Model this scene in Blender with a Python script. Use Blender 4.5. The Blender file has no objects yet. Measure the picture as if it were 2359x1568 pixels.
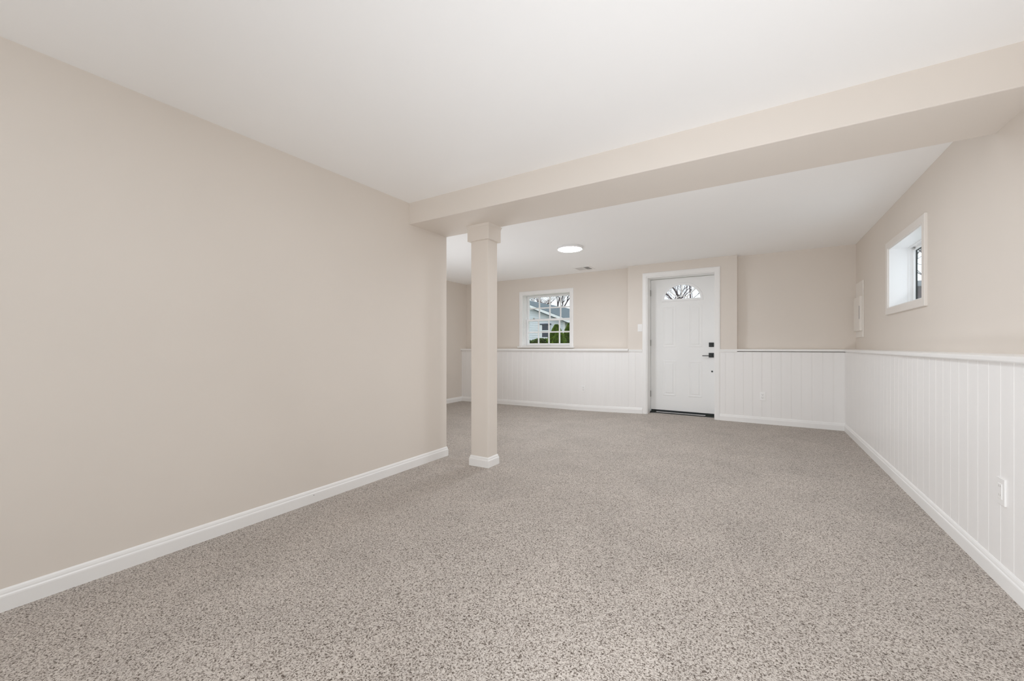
import bpy, bmesh, math, random
from mathutils import Vector, Matrix, noise as mnoise

C = bpy.context.scene.collection
SC = bpy.context.scene
S = 1.08                      # metres per survey unit; survey z = -1 is the carpet, camera at the survey origin


def W(x, y, z):
    return Vector((x * S, y * S, (z + 1.0) * S))


# ------------------------------------------------------------------ camera
cam_d = bpy.data.cameras.new('camera')
cam = bpy.data.objects.new('camera', cam_d)
C.objects.link(cam)
cam.location = W(0, 0, 0)
cam.rotation_euler = (math.pi / 2, 0, 0.5546)
cam_d.sensor_fit = 'HORIZONTAL'
cam_d.sensor_width = 36.0
cam_d.lens = 918.84 / 2359 * 36.0
cam_d.shift_y = 13.07 / 2359
cam_d.clip_start = 0.02
cam_d.clip_end = 300
SC.camera = cam

# ------------------------------------------------------------------ world: overcast daylight
wd = bpy.data.worlds.new('overcast')
SC.world = wd
wd.use_nodes = True
bg = wd.node_tree.nodes['Background']
bg.inputs['Color'].default_value = (0.90, 0.96, 1.02, 1)
SKY = 1.6
bg.inputs['Strength'].default_value = SKY

# ------------------------------------------------------------------ lamps and exposure
LAMP_NEAR = 43.0              # strength of the round ceiling lamps
LAMP_FAR = 90.0
LAMP_COL = (.945, 1.0, 1.065)
P_FILL = 19.0  # P_ values power the added fill lights
P_FILL_FAR = 15.5
P_REAR = 3.0
P_FILL_SIDE = 8.0
LAMP_FILL = 46.0  # unseen lamp added to light the far room
P_FILL_LOW = 15.0


def area(name, loc, target, sx, sy, power, col, spread=180):
    d = bpy.data.lights.new(name, 'AREA')
    d.shape = 'RECTANGLE'
    d.size, d.size_y = sx, sy
    d.energy = power
    d.color = col
    d.spread = math.radians(spread)
    o = bpy.data.objects.new(name, d)
    C.objects.link(o)
    o.location = loc
    o.rotation_euler = (Vector(target) - Vector(loc)).to_track_quat('-Z', 'Y').to_euler()
    return o


# unseen fill lights added to brighten ceiling and beam: two beside and behind the viewpoint, one behind the long left wall
area('fill_behind', (-0.6, -1.9, 0.6), (-0.6, -1.6, 2.34), 1.8, 1.8, P_FILL, LAMP_COL)
area('fill_side', (0.15, -0.15, 0.4), (-0.05, 0.5, 2.34), 1.1, 0.8, P_FILL_SIDE, LAMP_COL, 125)
area('fill_far', (-3.7, 3.9, 0.4), (-3.0, 4.1, 2.34), 1.2, 1.2, P_FILL_FAR, LAMP_COL)
area('fill_low', (-0.20, 0.25, 0.25), (0.25, 4.6, 2.34), 0.45, 0.4, P_FILL_LOW, LAMP_COL, 135)  # low fill added towards the far ceiling
# fill light added behind the viewpoint, standing in for daylight
area('fill_rear', (-1.6, -3.05, 1.25), (0.8, 3.5, 1.4), 1.8, 1.3, P_REAR, LAMP_COL)

SC.view_settings.view_transform = 'Standard'
SC.view_settings.look = 'None'
SC.view_settings.exposure = 0.05
SC.view_settings.gamma = 1.0
SC.view_settings.use_curve_mapping = False
SC.cycles.max_bounces = 16
SC.cycles.diffuse_bounces = 12
SC.cycles.transparent_max_bounces = 16
SC.cycles.sample_clamp_indirect = 6.0
SC.cycles.caustics_reflective = False
SC.cycles.caustics_refractive = False

R = random.Random(7)

# ------------------------------------------------------------------ materials


def mat(name, col, rough=0.5, metal=0.0, spec=0.5):
    m = bpy.data.materials.new(name)
    m.use_nodes = True
    b = m.node_tree.nodes['Principled BSDF']
    b.inputs['Base Color'].default_value = (*col, 1)
    b.inputs['Roughness'].default_value = rough
    b.inputs['Metallic'].default_value = metal
    b.inputs['Specular IOR Level'].default_value = spec
    return m


def add_noise(m, scale, c0, c1, lo=0.35, hi=0.65, bump=0.0, bscale=None, bdist=0.002, detail=3.0, stretch=None):
    """mottle the base colour between c0 and c1 and add a fine bump, in object metres"""
    nt = m.node_tree
    b = nt.nodes['Principled BSDF']
    tc = nt.nodes.new('ShaderNodeTexCoord')
    src = tc.outputs['Object']
    if stretch:
        mp = nt.nodes.new('ShaderNodeMapping')
        mp.inputs['Scale'].default_value = stretch
        nt.links.new(src, mp.inputs['Vector'])
        src = mp.outputs['Vector']
    n = nt.nodes.new('ShaderNodeTexNoise')
    n.inputs['Scale'].default_value = scale
    n.inputs['Detail'].default_value = detail
    nt.links.new(src, n.inputs['Vector'])
    r = nt.nodes.new('ShaderNodeValToRGB')
    r.color_ramp.elements[0].position = lo
    r.color_ramp.elements[1].position = hi
    r.color_ramp.elements[0].color = (*c0, 1)
    r.color_ramp.elements[1].color = (*c1, 1)
    nt.links.new(n.outputs['Fac'], r.inputs['Fac'])
    nt.links.new(r.outputs['Color'], b.inputs['Base Color'])
    if bump:
        n2 = nt.nodes.new('ShaderNodeTexNoise')
        n2.inputs['Scale'].default_value = bscale or scale
        n2.inputs['Detail'].default_value = 4
        nt.links.new(src, n2.inputs['Vector'])
        bp = nt.nodes.new('ShaderNodeBump')
        bp.inputs['Strength'].default_value = bump
        bp.inputs['Distance'].default_value = bdist
        nt.links.new(n2.outputs['Fac'], bp.inputs['Height'])
        nt.links.new(bp.outputs['Normal'], b.inputs['Normal'])
    return m


def vary(c, k):
    return tuple(min(1, x * k) for x in c)


WALL_C = (0.745, 0.690, 0.632)
TRIM_C = (0.875, 0.87, 0.86)
M_wall = add_noise(mat('beige_wall_paint', WALL_C, 0.75, spec=0.3), 1.3, vary(WALL_C, .99), vary(WALL_C, 1.01), bump=0.06, bscale=260, bdist=0.0008)
M_ceil = add_noise(mat('white_ceiling_paint', (.9, .9, .89), 0.9, spec=0.2), 1.1, (.93, .927, .92), (.94, .937, .93), bump=0.08, bscale=220, bdist=0.0008)
M_trim = add_noise(mat('white_trim_paint', TRIM_C, 0.35, spec=0.4), 3.0, vary(TRIM_C, .99), vary(TRIM_C, 1.01))
M_panel = add_noise(mat('white_panelling_paint', TRIM_C, 0.4, spec=0.35), 2.0, (.865, .855, .845), (.88, .87, .86), stretch=(6, 6, .4))
M_door = add_noise(mat('white_door_paint', TRIM_C, 0.4, spec=0.4), 2.0, (.855, .86, .855), (.875, .88, .875))
M_vinyl = mat('white_vinyl', (.90, .905, .91), 0.35)
M_plastic = mat('white_plastic', (.875, .87, .86), 0.3)
M_slot = mat('dark_slot', (.06, .055, .05), 0.6)
M_black = add_noise(mat('matte_black_metal', (.03, .033, .032), 0.45, 0.4), 60, (.026, .03, .029), (.04, .043, .042))
M_steel = mat('satin_steel', (.42, .42, .40), 0.35, 0.9)
M_alu = mat('aluminium', (.75, .76, .78), 0.22, 1.0)
M_rubber = mat('black_rubber', (.02, .025, .025), 0.6)
M_house = mat('lamp_housing', (.82, .82, .82), 0.4)
M_brass = mat('dull_brass', (.35, .24, .10), 0.35, 0.8)


def glass_mat():
    m = bpy.data.materials.new('window_glass')
    m.use_nodes = True
    nt = m.node_tree
    nt.nodes.clear()
    o = nt.nodes.new('ShaderNodeOutputMaterial')
    mx = nt.nodes.new('ShaderNodeMixShader')
    tr = nt.nodes.new('ShaderNodeBsdfTransparent')
    tr.inputs['Color'].default_value = (.96, .975, .97, 1)
    gl = nt.nodes.new('ShaderNodeBsdfGlossy')
    gl.inputs['Roughness'].default_value = 0.02
    lw = nt.nodes.new('ShaderNodeLayerWeight')
    lw.inputs['Blend'].default_value = 0.5
    pw = nt.nodes.new('ShaderNodeMath'); pw.operation = 'POWER'
    pw.inputs[1].default_value = 5.0
    nt.links.new(lw.outputs['Facing'], pw.inputs[0])
    ma = nt.nodes.new('ShaderNodeMath'); ma.operation = 'MULTIPLY_ADD'
    ma.inputs[1].default_value = 0.6
    ma.inputs[2].default_value = 0.025
    nt.links.new(pw.outputs[0], ma.inputs[0])
    nt.links.new(ma.outputs[0], mx.inputs[0])
    nt.links.new(tr.outputs[0], mx.inputs[1])
    nt.links.new(gl.outputs[0], mx.inputs[2])
    nt.links.new(mx.outputs[0], o.inputs['Surface'])
    return m


M_glass = glass_mat()


def emit_mat(name, strength):
    m = mat(name, (.9, .9, .88), 0.4)
    b = m.node_tree.nodes['Principled BSDF']
    b.inputs['Emission Color'].default_value = (*LAMP_COL, 1)
    b.inputs['Emission Strength'].default_value = strength
    return m


def carpet_mat():
    m = mat('speckled_carpet', (.5, .45, .4), 1.0, spec=0.05)
    nt = m.node_tree
    b = nt.nodes['Principled BSDF']
    b.inputs['Sheen Weight'].default_value = 0.15
    b.inputs['Sheen Roughness'].default_value = 0.6
    L = nt.links.new
    tc = nt.nodes.new('ShaderNodeTexCoord')
    # bend the coordinates so the tufts lie as short curled yarn ends
    wn = nt.nodes.new('ShaderNodeTexNoise')
    wn.inputs['Scale'].default_value = 70
    wn.inputs['Detail'].default_value = 1
    L(tc.outputs['Object'], wn.inputs['Vector'])
    sub = nt.nodes.new('ShaderNodeVectorMath'); sub.operation = 'SUBTRACT'
    sub.inputs[1].default_value = (.5, .5, .5)
    L(wn.outputs['Color'], sub.inputs[0])
    scl = nt.nodes.new('ShaderNodeVectorMath'); scl.operation = 'SCALE'
    scl.inputs['Scale'].default_value = 0.012
    L(sub.outputs[0], scl.inputs[0])
    add = nt.nodes.new('ShaderNodeVectorMath'); add.operation = 'ADD'
    L(tc.outputs['Object'], add.inputs[0]); L(scl.outputs[0], add.inputs[1])
    n = nt.nodes.new('ShaderNodeTexNoise')
    n.inputs['Scale'].default_value = 185
    n.inputs['Detail'].default_value = 2.0
    n.inputs['Roughness'].default_value = 0.55
    n.inputs['Distortion'].default_value = 0.7
    L(add.outputs[0], n.inputs['Vector'])
    r = nt.nodes.new('ShaderNodeValToRGB')
    e = r.color_ramp.elements
    e[0].position = 0.33; e[0].color = (.075, .055, .042, 1)
    e[1].position = 0.62; e[1].color = (.63, .575, .525, 1)
    k = e.new(0.42); k.color = (.24, .20, .168, 1)
    k = e.new(0.50); k.color = (.50, .45, .405, 1)
    L(n.outputs['Fac'], r.inputs['Fac'])
    # broad nap patches where the pile was brushed
    n2 = nt.nodes.new('ShaderNodeTexNoise')
    n2.inputs['Scale'].default_value = 2.2
    n2.inputs['Detail'].default_value = 3
    n2.inputs['Distortion'].default_value = .6
    L(tc.outputs['Object'], n2.inputs['Vector'])
    mr = nt.nodes.new('ShaderNodeMapRange')
    mr.inputs['From Min'].default_value = .3; mr.inputs['From Max'].default_value = .7
    mr.inputs['To Min'].default_value = .92; mr.inputs['To Max'].default_value = 1.06
    L(n2.outputs['Fac'], mr.inputs['Value'])
    mul = nt.nodes.new('ShaderNodeVectorMath'); mul.operation = 'SCALE'
    L(r.outputs['Color'], mul.inputs[0]); L(mr.outputs['Result'], mul.inputs['Scale'])
    L(mul.outputs[0], b.inputs['Base Color'])
    bp = nt.nodes.new('ShaderNodeBump')
    bp.inputs['Strength'].default_value = 0.7
    bp.inputs['Distance'].default_value = 0.006
    L(n.outputs['Fac'], bp.inputs['Height'])
    L(bp.outputs['Normal'], b.inputs['Normal'])
    return m


M_carpet = carpet_mat()

# ------------------------------------------------------------------ mesh helpers


class MB:
    """collects shapes in metres; build() links them as ONE mesh object"""

    def __init__(self):
        self.v, self.f = [], []

    def add(self, vs, fs):
        n = len(self.v)
        self.v += [Vector(p) for p in vs]
        self.f += [tuple(i + n for i in q) for q in fs]
        return self

    def bm(self, b):
        b.verts.ensure_lookup_table(); b.verts.index_update()
        self.add([v.co.copy() for v in b.verts], [[v.index for v in f.verts] for f in b.faces])
        b.free()
        return self

    def box(self, lo, hi, bev=0.0, seg=2):
        b = bmesh.new()
        bmesh.ops.create_cube(b, size=1)
        lo, hi = Vector(lo), Vector(hi)
        for v in b.verts:
            v.co = Vector(((lo[i] + hi[i]) / 2 + v.co[i] * (hi[i] - lo[i]) for i in range(3)))
        if bev:
            bmesh.ops.bevel(b, geom=b.edges[:], offset=bev, segments=seg, affect='EDGES', profile=0.5)
        return self.bm(b)

    def ubox(self, x0, x1, y0, y1, z0, z1, bev=0.0):
        """box in survey units"""
        return self.box(W(x0, y0, z0), W(x1, y1, z1), bev)

    def tube(self, pts, rad, n=6, cap=True):
        rings = []
        up = Vector((0, 0, 1))
        for i, p in enumerate(pts):
            p = Vector(p)
            d = Vector(pts[min(i + 1, len(pts) - 1)]) - Vector(pts[max(i - 1, 0)])
            d.normalize()
            a = d.cross(up)
            if a.length < 1e-3:
                a = d.cross(Vector((1, 0, 0)))
            a.normalize(); c = d.cross(a)
            r = rad[i] if hasattr(rad, '__len__') else rad
            rings.append([p + (a * math.cos(t) + c * math.sin(t)) * r for t in (2 * math.pi * k / n for k in range(n))])
        vs = [q for g in rings for q in g]
        fs = []
        for i in range(len(rings) - 1):
            for k in range(n):
                fs.append((i * n + k, i * n + (k + 1) % n, (i + 1) * n + (k + 1) % n, (i + 1) * n + k))
        if cap:
            fs.append(tuple(range(n))[::-1]); fs.append(tuple((len(rings) - 1) * n + k for k in range(n)))
        return self.add(vs, fs)

    def lathe(self, prof, centre, n=48, axis='z'):
        """prof: list of (radius, height)"""
        vs, fs = [], []
        for r, h in prof:
            for k in range(n):
                t = 2 * math.pi * k / n
                p = (r * math.cos(t), r * math.sin(t), h)
                if axis == 'y':
                    p = (p[0], h, p[1])
                vs.append(Vector(p) + Vector(centre))
        m = len(prof)
        for i in range(m - 1):
            for k in range(n):
                fs.append((i * n + k, i * n + (k + 1) % n, (i + 1) * n + (k + 1) % n, (i + 1) * n + k))
        if prof[0][0] > 1e-6: fs.append(tuple(range(n))[::-1])
        if prof[-1][0] > 1e-6: fs.append(tuple((m - 1) * n + k for k in range(n)))
        return self.add(vs, fs)

    def sweep(self, path, prof, closed=False, cap=True, plane='xy', flip=False):
        """sweep a profile [(out, up)] along a polyline with mitred corners.
        path: points in metres. plane 'xy': out = horizontal normal to the RIGHT of travel, up = z.
        plane 'xz': path drawn in the xz plane, out = -y (towards the room), up = in-plane normal to the right;
        plane 'yz': path drawn in yz, out = -x, up = in-plane normal."""
        pts = [Vector(p) for p in path]
        n = len(pts)
        ax = {'xy': (0, 1), 'xz': (0, 2), 'yz': (1, 2)}[plane]
        P2 = [Vector((p[ax[0]], p[ax[1]])) for p in pts]

        def nrm(a, b):
            d = (b - a).normalized()
            return Vector((d.y, -d.x))
        ring = []
        for i in range(n):
            if closed:
                n0, n1 = nrm(P2[i - 1], P2[i]), nrm(P2[i], P2[(i + 1) % n])
            else:
                n0 = nrm(P2[max(i - 1, 0)], P2[max(i, 1)]) if i > 0 else nrm(P2[0], P2[1])
                n1 = nrm(P2[i], P2[i + 1]) if i < n - 1 else n0
            m = n0 + n1
            m = m / max(0.15, (1 + n0.dot(n1)))
            g = []
            for o, u in prof:
                q = pts[i].copy()
                if plane == 'xy':
                    q.x += m.x * o; q.y += m.y * o; q.z += u
                elif plane == 'xz':
                    q.x += m.x * u; q.z += m.y * u; q.y -= o
                else:
                    q.y += m.x * u; q.z += m.y * u; q.x -= o
                g.append(q)
            ring.append(g)
        k = len(prof)
        vs = [q for g in ring for q in g]
        fs = []
        for i in range(n if closed else n - 1):
            j = (i + 1) % n
            for a in range(k):
                c = (a + 1) % k
                fs.append((i * k + a, j * k + a, j * k + c, i * k + c))
        if cap and not closed:
            fs.append(tuple(range(k))[::-1]); fs.append(tuple((n - 1) * k + a for a in range(k)))
        return self.add(vs, fs)

    def slab(self, axis, a0, a1, cuts_u, cuts_z, holes):
        """a wall in survey units: axis 'y' -> plane y from a0 (room face) to a1; u = x. axis 'x' likewise.
        holes: list of (u0,u1,z0,z1)"""
        us = sorted(set(cuts_u + [h for q in holes for h in q[:2]]))
        zs = sorted(set(cuts_z + [h for q in holes for h in q[2:]]))
        us = [u for u in us if cuts_u[0] <= u <= cuts_u[-1]]
        zs = [z for z in zs if cuts_z[0] <= z <= cuts_z[-1]]

        def pt(a, u, z):
            return W(u, a, z) if axis == 'y' else W(a, u, z)

        def solid(i, j):
            if not (0 <= i < len(us) - 1 and 0 <= j < len(zs) - 1):
                return False
            cu, cz = (us[i] + us[i + 1]) / 2, (zs[j] + zs[j + 1]) / 2
            return not any(h[0] < cu < h[1] and h[2] < cz < h[3] for h in holes)
        for i in range(len(us) - 1):
            for j in range(len(zs) - 1):
                if not solid(i, j):
                    continue
                u0, u1, z0, z1 = us[i], us[i + 1], zs[j], zs[j + 1]
                for a in (a0, a1):
                    self.add([pt(a, u0, z0), pt(a, u1, z0), pt(a, u1, z1), pt(a, u0, z1)], [(0, 1, 2, 3)])
                for ok, e in ((solid(i - 1, j), ((u0, z0), (u0, z1))), (solid(i + 1, j), ((u1, z0), (u1, z1))),
                              (solid(i, j - 1), ((u0, z0), (u1, z0))), (solid(i, j + 1), ((u0, z1), (u1, z1)))):
                    if not ok:
                        (p, q) = e
                        self.add([pt(a0, *p), pt(a0, *q), pt(a1, *q), pt(a1, *p)], [(0, 1, 2, 3)])
        return self

    def build(self, name, m, parent=None, smooth=False, merge=True, recalc=True):
        me = bpy.data.meshes.new(name)
        off = world_loc(parent) if parent else Vector()
        me.from_pydata([tuple(p - off) for p in self.v], [], self.f)
        b = bmesh.new(); b.from_mesh(me)
        if merge:
            bmesh.ops.remove_doubles(b, verts=b.verts[:], dist=1e-5)
        if recalc:
            bmesh.ops.recalc_face_normals(b, faces=b.faces[:])
        b.to_mesh(me); b.free()
        for q in (m if isinstance(m, (list, tuple)) else [m]):
            me.materials.append(q)
        if smooth:
            for p in me.polygons:
                p.use_smooth = True
        o = bpy.data.objects.new(name, me)
        C.objects.link(o)
        if parent:
            o.parent = parent
        return o


def world_loc(o):
    v = Vector()
    while o is not None:
        v += o.location
        o = o.parent
    return v


def tag(o, label=None, cat=None, group=None, kind=None):
    if label: o['label'] = label
    if cat: o['category'] = cat
    if group: o['group'] = group
    if kind: o['kind'] = kind
    return o


def thing(name, loc, label, cat, group=None, kind=None):
    o = bpy.data.objects.new(name, None)
    o.empty_display_size = 0.1
    C.objects.link(o)
    o.location = loc
    return tag(o, label, cat, group, kind)


def copy_tree(o, parent=None):
    c = o.copy()
    C.objects.link(c)
    if parent: c.parent = parent
    for ch in list(o.children):
        copy_tree(ch, c)
    return c


# ------------------------------------------------------------------ survey of the room (units)
XL, XLB = -2.430, -2.545          # partition wall on the left: room face, back face
XFL = -4.73                       # far left wall
XR, XW = 0.942, 0.834             # right wall above the ledge, panelling below it
YE = 2.785                        # end of the partition = far face of the beam
YB0, ZB, ZC = 2.328, 0.9946, 1.167
YL, YD, YR = 5.987, 5.856, 5.954  # back wall: window part, projection with the door, right part
YP = 5.848                        # face of the panelling on the back wall
YOUT = 6.20
YF = -3.0                         # wall behind the camera
BX0, BX1 = -1.632, -0.239         # projection around the door
DX0, DX1, DZ = -1.365, -0.4878, 0.985   # door opening
WX0, WX1, WZ0, WZ1 = -3.50, -2.60, 0.0, 0.885   # back window opening
RY0, RY1, RZ0, RZ1 = 3.725, 4.57, 0.322, 0.826   # right window opening
LEDT, LEDB = -0.038, -0.064
XOUT, XEXT = 1.085, 1.22


def floor_z(x):
    k = [(-6, -1.03), (-5, -1.025), (-3.34, -1.007), (-2.42, -1.0), (-1.88, -0.985), (-1.3, -0.963), (5, -0.963)]
    for (a, za), (b, zb) in zip(k, k[1:]):
        if x <= b:
            return za + (zb - za) * (x - a) / (b - a)
    return -0.963


# ------------------------------------------------------------------ floor, ceiling, walls
mb = MB()
xs = sorted([-4.9, -4.0, -3.34, -2.9, -2.42, -2.15, -1.88, -1.6, -1.3, -0.6, 0.2, 1.05])
ys = [YF - .1 + i * (6.08 - YF + .1) / 24 for i in range(25)]
for i in range(len(xs) - 1):
    for j in range(len(ys) - 1):
        q = [(xs[i], ys[j]), (xs[i + 1], ys[j]), (xs[i + 1], ys[j + 1]), (xs[i], ys[j + 1])]
        mb.add([W(x, y, floor_z(x)) for x, y in q], [(0, 1, 2, 3)])
o = mb.build('floor', M_carpet, smooth=True)
tag(o, 'wall to wall speckled beige and brown carpet covering the room floor', 'carpet', kind='structure')

o = MB().ubox(XFL - .15, XEXT, YF - .15, YOUT, ZC, ZC + .12).build('ceiling', M_ceil)
tag(o, 'smooth white painted ceiling over the whole room', 'ceiling', kind='structure')

o = MB().ubox(XLB, XL, YF - .1, YE, -1.08, ZC).build('wall_left', M_wall)
tag(o, 'long plain beige wall on the left ending near the post', 'wall', kind='structure')

o = MB().ubox(XFL - .12, XFL, YE - .1, YOUT, -1.1, ZC).build('wall_far_left', M_wall)
tag(o, 'beige wall seen in the gap between the long wall and the post', 'wall', kind='structure')

o = MB().ubox(XFL - .1, XLB, YE - .12, YE, -1.1, ZC).build('wall_front_left', M_wall)
tag(o, 'beige wall hidden behind the long left wall', 'wall', kind='structure')

# wall behind the camera, with a wide opening added to let daylight in
FH = [(-2.0, -0.2, -.3, .8)]
o = MB().slab('y', YF, YF - .15, [XL, XR + .2], [-1.08, ZC], FH).build('wall_front', M_wall)
tag(o, 'beige wall behind the viewpoint with an added wide window', 'wall', kind='structure')

# back wall: three planes in one wall
mb = MB()
mb.slab('y', YL, YOUT, [XFL, BX0], [-1.1, ZC], [(WX0, WX1, WZ0, WZ1)])
mb.slab('y', YD, YOUT, [BX0, BX1], [-1.1, ZC], [(DX0, DX1, -2, DZ)])
mb.slab('y', YR, YOUT, [BX1, XR + .1], [-1.1, ZC], [])
wall_back = mb.build('wall_back', M_wall, merge=False)
tag(wall_back, 'beige back wall with the paned window and the white entry door', 'wall', kind='structure')

RH = [(RY0, RY1, RZ0, RZ1), (-1.9, -.6, -.1, .84)]
wall_right = MB().slab('x', XR, XOUT, [YF - .1, YOUT], [-1.08, ZC], RH).build('wall_right', M_wall)
tag(wall_right, 'beige right wall above white panelling with a small deep window', 'wall', kind='structure')

o = MB().ubox(XL - .02, XR + .02, YB0, YE, ZB, ZC + .01, 0.006).build('beam', M_wall)
tag(o, 'boxed beige ceiling beam crossing the room above the post', 'beam', kind='structure')


# ------------------------------------------------------------------ panelling with V grooves
def plank_profile(u0, u1, phase, pitch=0.0998, w=0.0042, d=0.0034, bead=True):
    out = [(u0, 0.0)]
    k = math.ceil((u0 + .004 - phase) / pitch)
    while phase + k * pitch < u1 - .006:
        u = phase + k * pitch
        out += [(u - w / 2, 0), (u, d), (u + w / 2, 0)]
        if bead:
            out += [(u + w * 1.2, 0), (u + w * 1.6, d * .6), (u + w * 2.0, 0)]
        k += 1
    out.append((u1, 0.0))
    return out


def wainscot(name, axis, face, u0, u1, phase, ztop, back, parent, z0=-1.06, d=.0026, bead=True):
    mb = MB()
    pr = plank_profile(u0, u1, phase, d=d, bead=bead)
    pt = (lambda u, d, z: W(u, face + d, z)) if axis == 'y' else (lambda u, d, z: W(face + d, u, z))
    vs, fs = [], []
    for u, d in pr:
        vs += [pt(u, d, z0), pt(u, d, ztop)]
    for i in range(len(pr) - 1):
        fs.append((2 * i, 2 * i + 2, 2 * i + 3, 2 * i + 1))
    n = len(vs)
    vs += [pt(u0, back - face, z0), pt(u0, back - face, ztop), pt(u1, back - face, z0), pt(u1, back - face, ztop)]
    e = 2 * (len(pr) - 1)
    fs += [(0, 1, n + 1, n), (e, e + 1, n + 3, n + 2), (n, n + 1, n + 3, n + 2), tuple([n + 1] + [2 * i + 1 for i in range(len(pr))] + [n + 3])]
    mb.add(vs, fs)
    return mb.build(name, M_panel, parent)


CO0, CO1 = -1.425, -0.432         # outer edges of the door casing
tag(wainscot('wainscot', 'y', YP, XFL, BX0, -1.95 + .03, LEDB + .002, YL + .02, wall_back, d=.0018), 'white vertical plank panelling below the window ledge')
tag(wainscot('wainscot', 'y', YP, BX0, CO0 + .004, -1.92, LEDB + .01, YD + .02, wall_back), 'narrow white plank panelling left of the door')
tag(wainscot('wainscot', 'y', YP, CO1 - .004, BX1, -.271, LEDB + .01, YD + .02, wall_back), 'narrow white plank panelling right of the door')
tag(wainscot('wainscot', 'y', YP, BX1, XW + .06, -.271, LEDB - .007, YR + .02, wall_back), 'white plank panelling between door and corner')
tag(wainscot('wainscot', 'x', XW, YF, YP + .02, 2.422, LEDB + .002, XR + .02, wall_right, d=.0014, bead=False), 'white vertical plank panelling along the right wall')


# ------------------------------------------------------------------ ledges and chair rails
def um(v):
    return v * S


# ledge below the window: deep board with a small cove under its nose
def ledge(name, path, depth_prof, label):
    o = MB().sweep(path, depth_prof).build(name, M_trim)
    tag(o, label, 'ledge', kind='structure')
    return o


def board_prof(back, front, t, cove=True):
    """out measured from the panelling face in metres; top at 0"""
    p = [(-back, 0.0), (front - .006, 0.0), (front - .0015, -.003), (front, -.008), (front, -t + .006), (front - .003, -t + .001), (front - .008, -t)]
    if cove:
        p += [(.016, -t), (.014, -t - .010), (.006, -t - .016), (.0, -t - .018), (-.004, -t - .018), (-.004, -t + .002)]
    p += [(-back, -t + .002)]
    return p


# travel direction chosen so that the room lies to the right of travel: back wall runs from +x to -x? room is at -y -> travel +x
z = LEDT
ledge('trim_1', [W(XFL, YP, z - .010), W(BX0 + .012, YP, z)], board_prof(um(YL - YP + .01), .040, .034, False), 'white window ledge running along the back wall left of the door')
# thin two step rail on the projection beside the door
rail = [(-.004, .0), (.010, .0), (.014, -.004), (.014, -.012), (.010, -.016), (.010, -.032), (.006, -.038), (-.004, -.038)]
o = MB().sweep([W(BX0 + .013, YP, z - .010), W(CO0 + .002, YP, z - .010)], rail).build('trim_2', M_trim)
tag(o, 'short thin white chair rail left of the door', 'chair rail', kind='structure')
o = MB().sweep([W(CO1 - .002, YP, z - .002), W(BX1, YP, z - .002)], rail).build('trim_3', M_trim)
tag(o, 'short thin white chair rail right of the door', 'chair rail', kind='structure')
# one continuous ledge round the corner: right part of the back wall, then the right wall towards the camera
mb = MB()
pr = board_prof(.0, .020, .028, False)
path = [W(BX1, YP, z), W(XW, YP, z), W(XW, YF, z)]
pr_r = [(-.118, 0.004), (.014, 0.0), (.0185, -.003), (.020, -.008), (.020, -.022), (.017, -.0275), (.012, -.028), (-.118, -.026)]
mb.sweep(path, pr_r)
o = mb.build('trim_4', M_trim)
tag(o, 'white ledge from the door along the corner and right wall', 'ledge', kind='structure')

# ------------------------------------------------------------------ baseboards
BB = [(-.004, -.12), (.0, -.12), (.0135, -.12), (.0135, .058), (.0125, .064), (.009, .069), (.0085, .076), (.006, .084), (.002, .0905), (-.004, .0905)]


def densify(path, step=0.45):
    out = []
    for a, b in zip(path, path[1:]):
        n = max(1, int(math.dist(a, b) / step))
        for i in range(n):
            out.append((a[0] + (b[0] - a[0]) * i / n, a[1] + (b[1] - a[1]) * i / n))
    out.append(path[-1])
    return out


def baseboard(name, path, label, parent=None):
    pts = [W(x, y, floor_z(x)) for x, y in densify(path)]
    o = MB().sweep(pts, BB).build(name, M_trim, parent)
    if not parent:
        tag(o, label, 'baseboard', kind='structure')
    return o


# left wall: room on +x side; travelling +y the right hand is +x
bl = baseboard('baseboard_left', [(XL, YF), (XL, YE), (XLB, YE)], 'white baseboard along the foot of the long left wall')
baseboard('baseboard_far_left', [(XFL, YE), (XFL, YP)], 'white baseboard in the gap left of the post')
baseboard('baseboard_back_left', [(XFL, YP), (CO0 + .002, YP)], 'white baseboard under the panelling left of the door')
baseboard('baseboard_right', [(CO1 - .002, YP), (XW, YP), (XW, YF)], 'white baseboard from the door round the corner along the right wall')
# small nail hole on the left baseboard
nx, ny = XL + .0125, 1.50
MB().lathe([(.0026, 0), (.0026, .0012)], (0, 0, 0), 10).build('nail_hole', M_slot)
nh = bpy.data.objects['nail_hole']
nh.parent = bl
a = (723 - 1179.5) / 918.84
rx, ry = -.5266 + a * .8501, .8501 + a * .5266
t = (XL + .0125) / rx
nh.location = W(XL, ry * t, -(1140 - 797.07) * t / 918.84) + Vector((.0132, 0, 0))
nh.rotation_euler = (0, math.pi / 2, 0)

# ------------------------------------------------------------------ support post
cx0, cx1, cy0, cy1 = -2.039, -1.868, 2.645, 2.780
cmx, cmy = (cx0 + cx1) / 2, (cy0 + cy1) / 2
post = thing('support_post', W(cmx, cmy, floor_z(cmx)), 'square beige support post with white base standing under the ceiling beam', 'post', kind='thing')
MB().ubox(cx0, cx1, cy0, cy1, -1.03, ZB - .002, .003).build('shaft', M_wall, post)
mb = MB()
e = .022
mb.ubox(cx0 - e, cx1 + e, cy0 - e, cy1 + e, ZB - .128, ZB, .003)
mb.sweep([W(cx0 - e, cy0 - e, ZB), W(cx0 - e, cy1 + e, ZB), W(cx1 + e, cy1 + e, ZB), W(cx1 + e, cy0 - e, ZB)][::-1],
         [(-.002, 0), (-.002, -.026), (.001, -.026), (.002, -.018), (.006, -.008), (.008, -.002), (.008, 0)], closed=True)
tag(mb.build('capital', M_wall, post), 'beige square cap with a small moulding')
zb = floor_z(cmx)
mb = MB()
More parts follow.
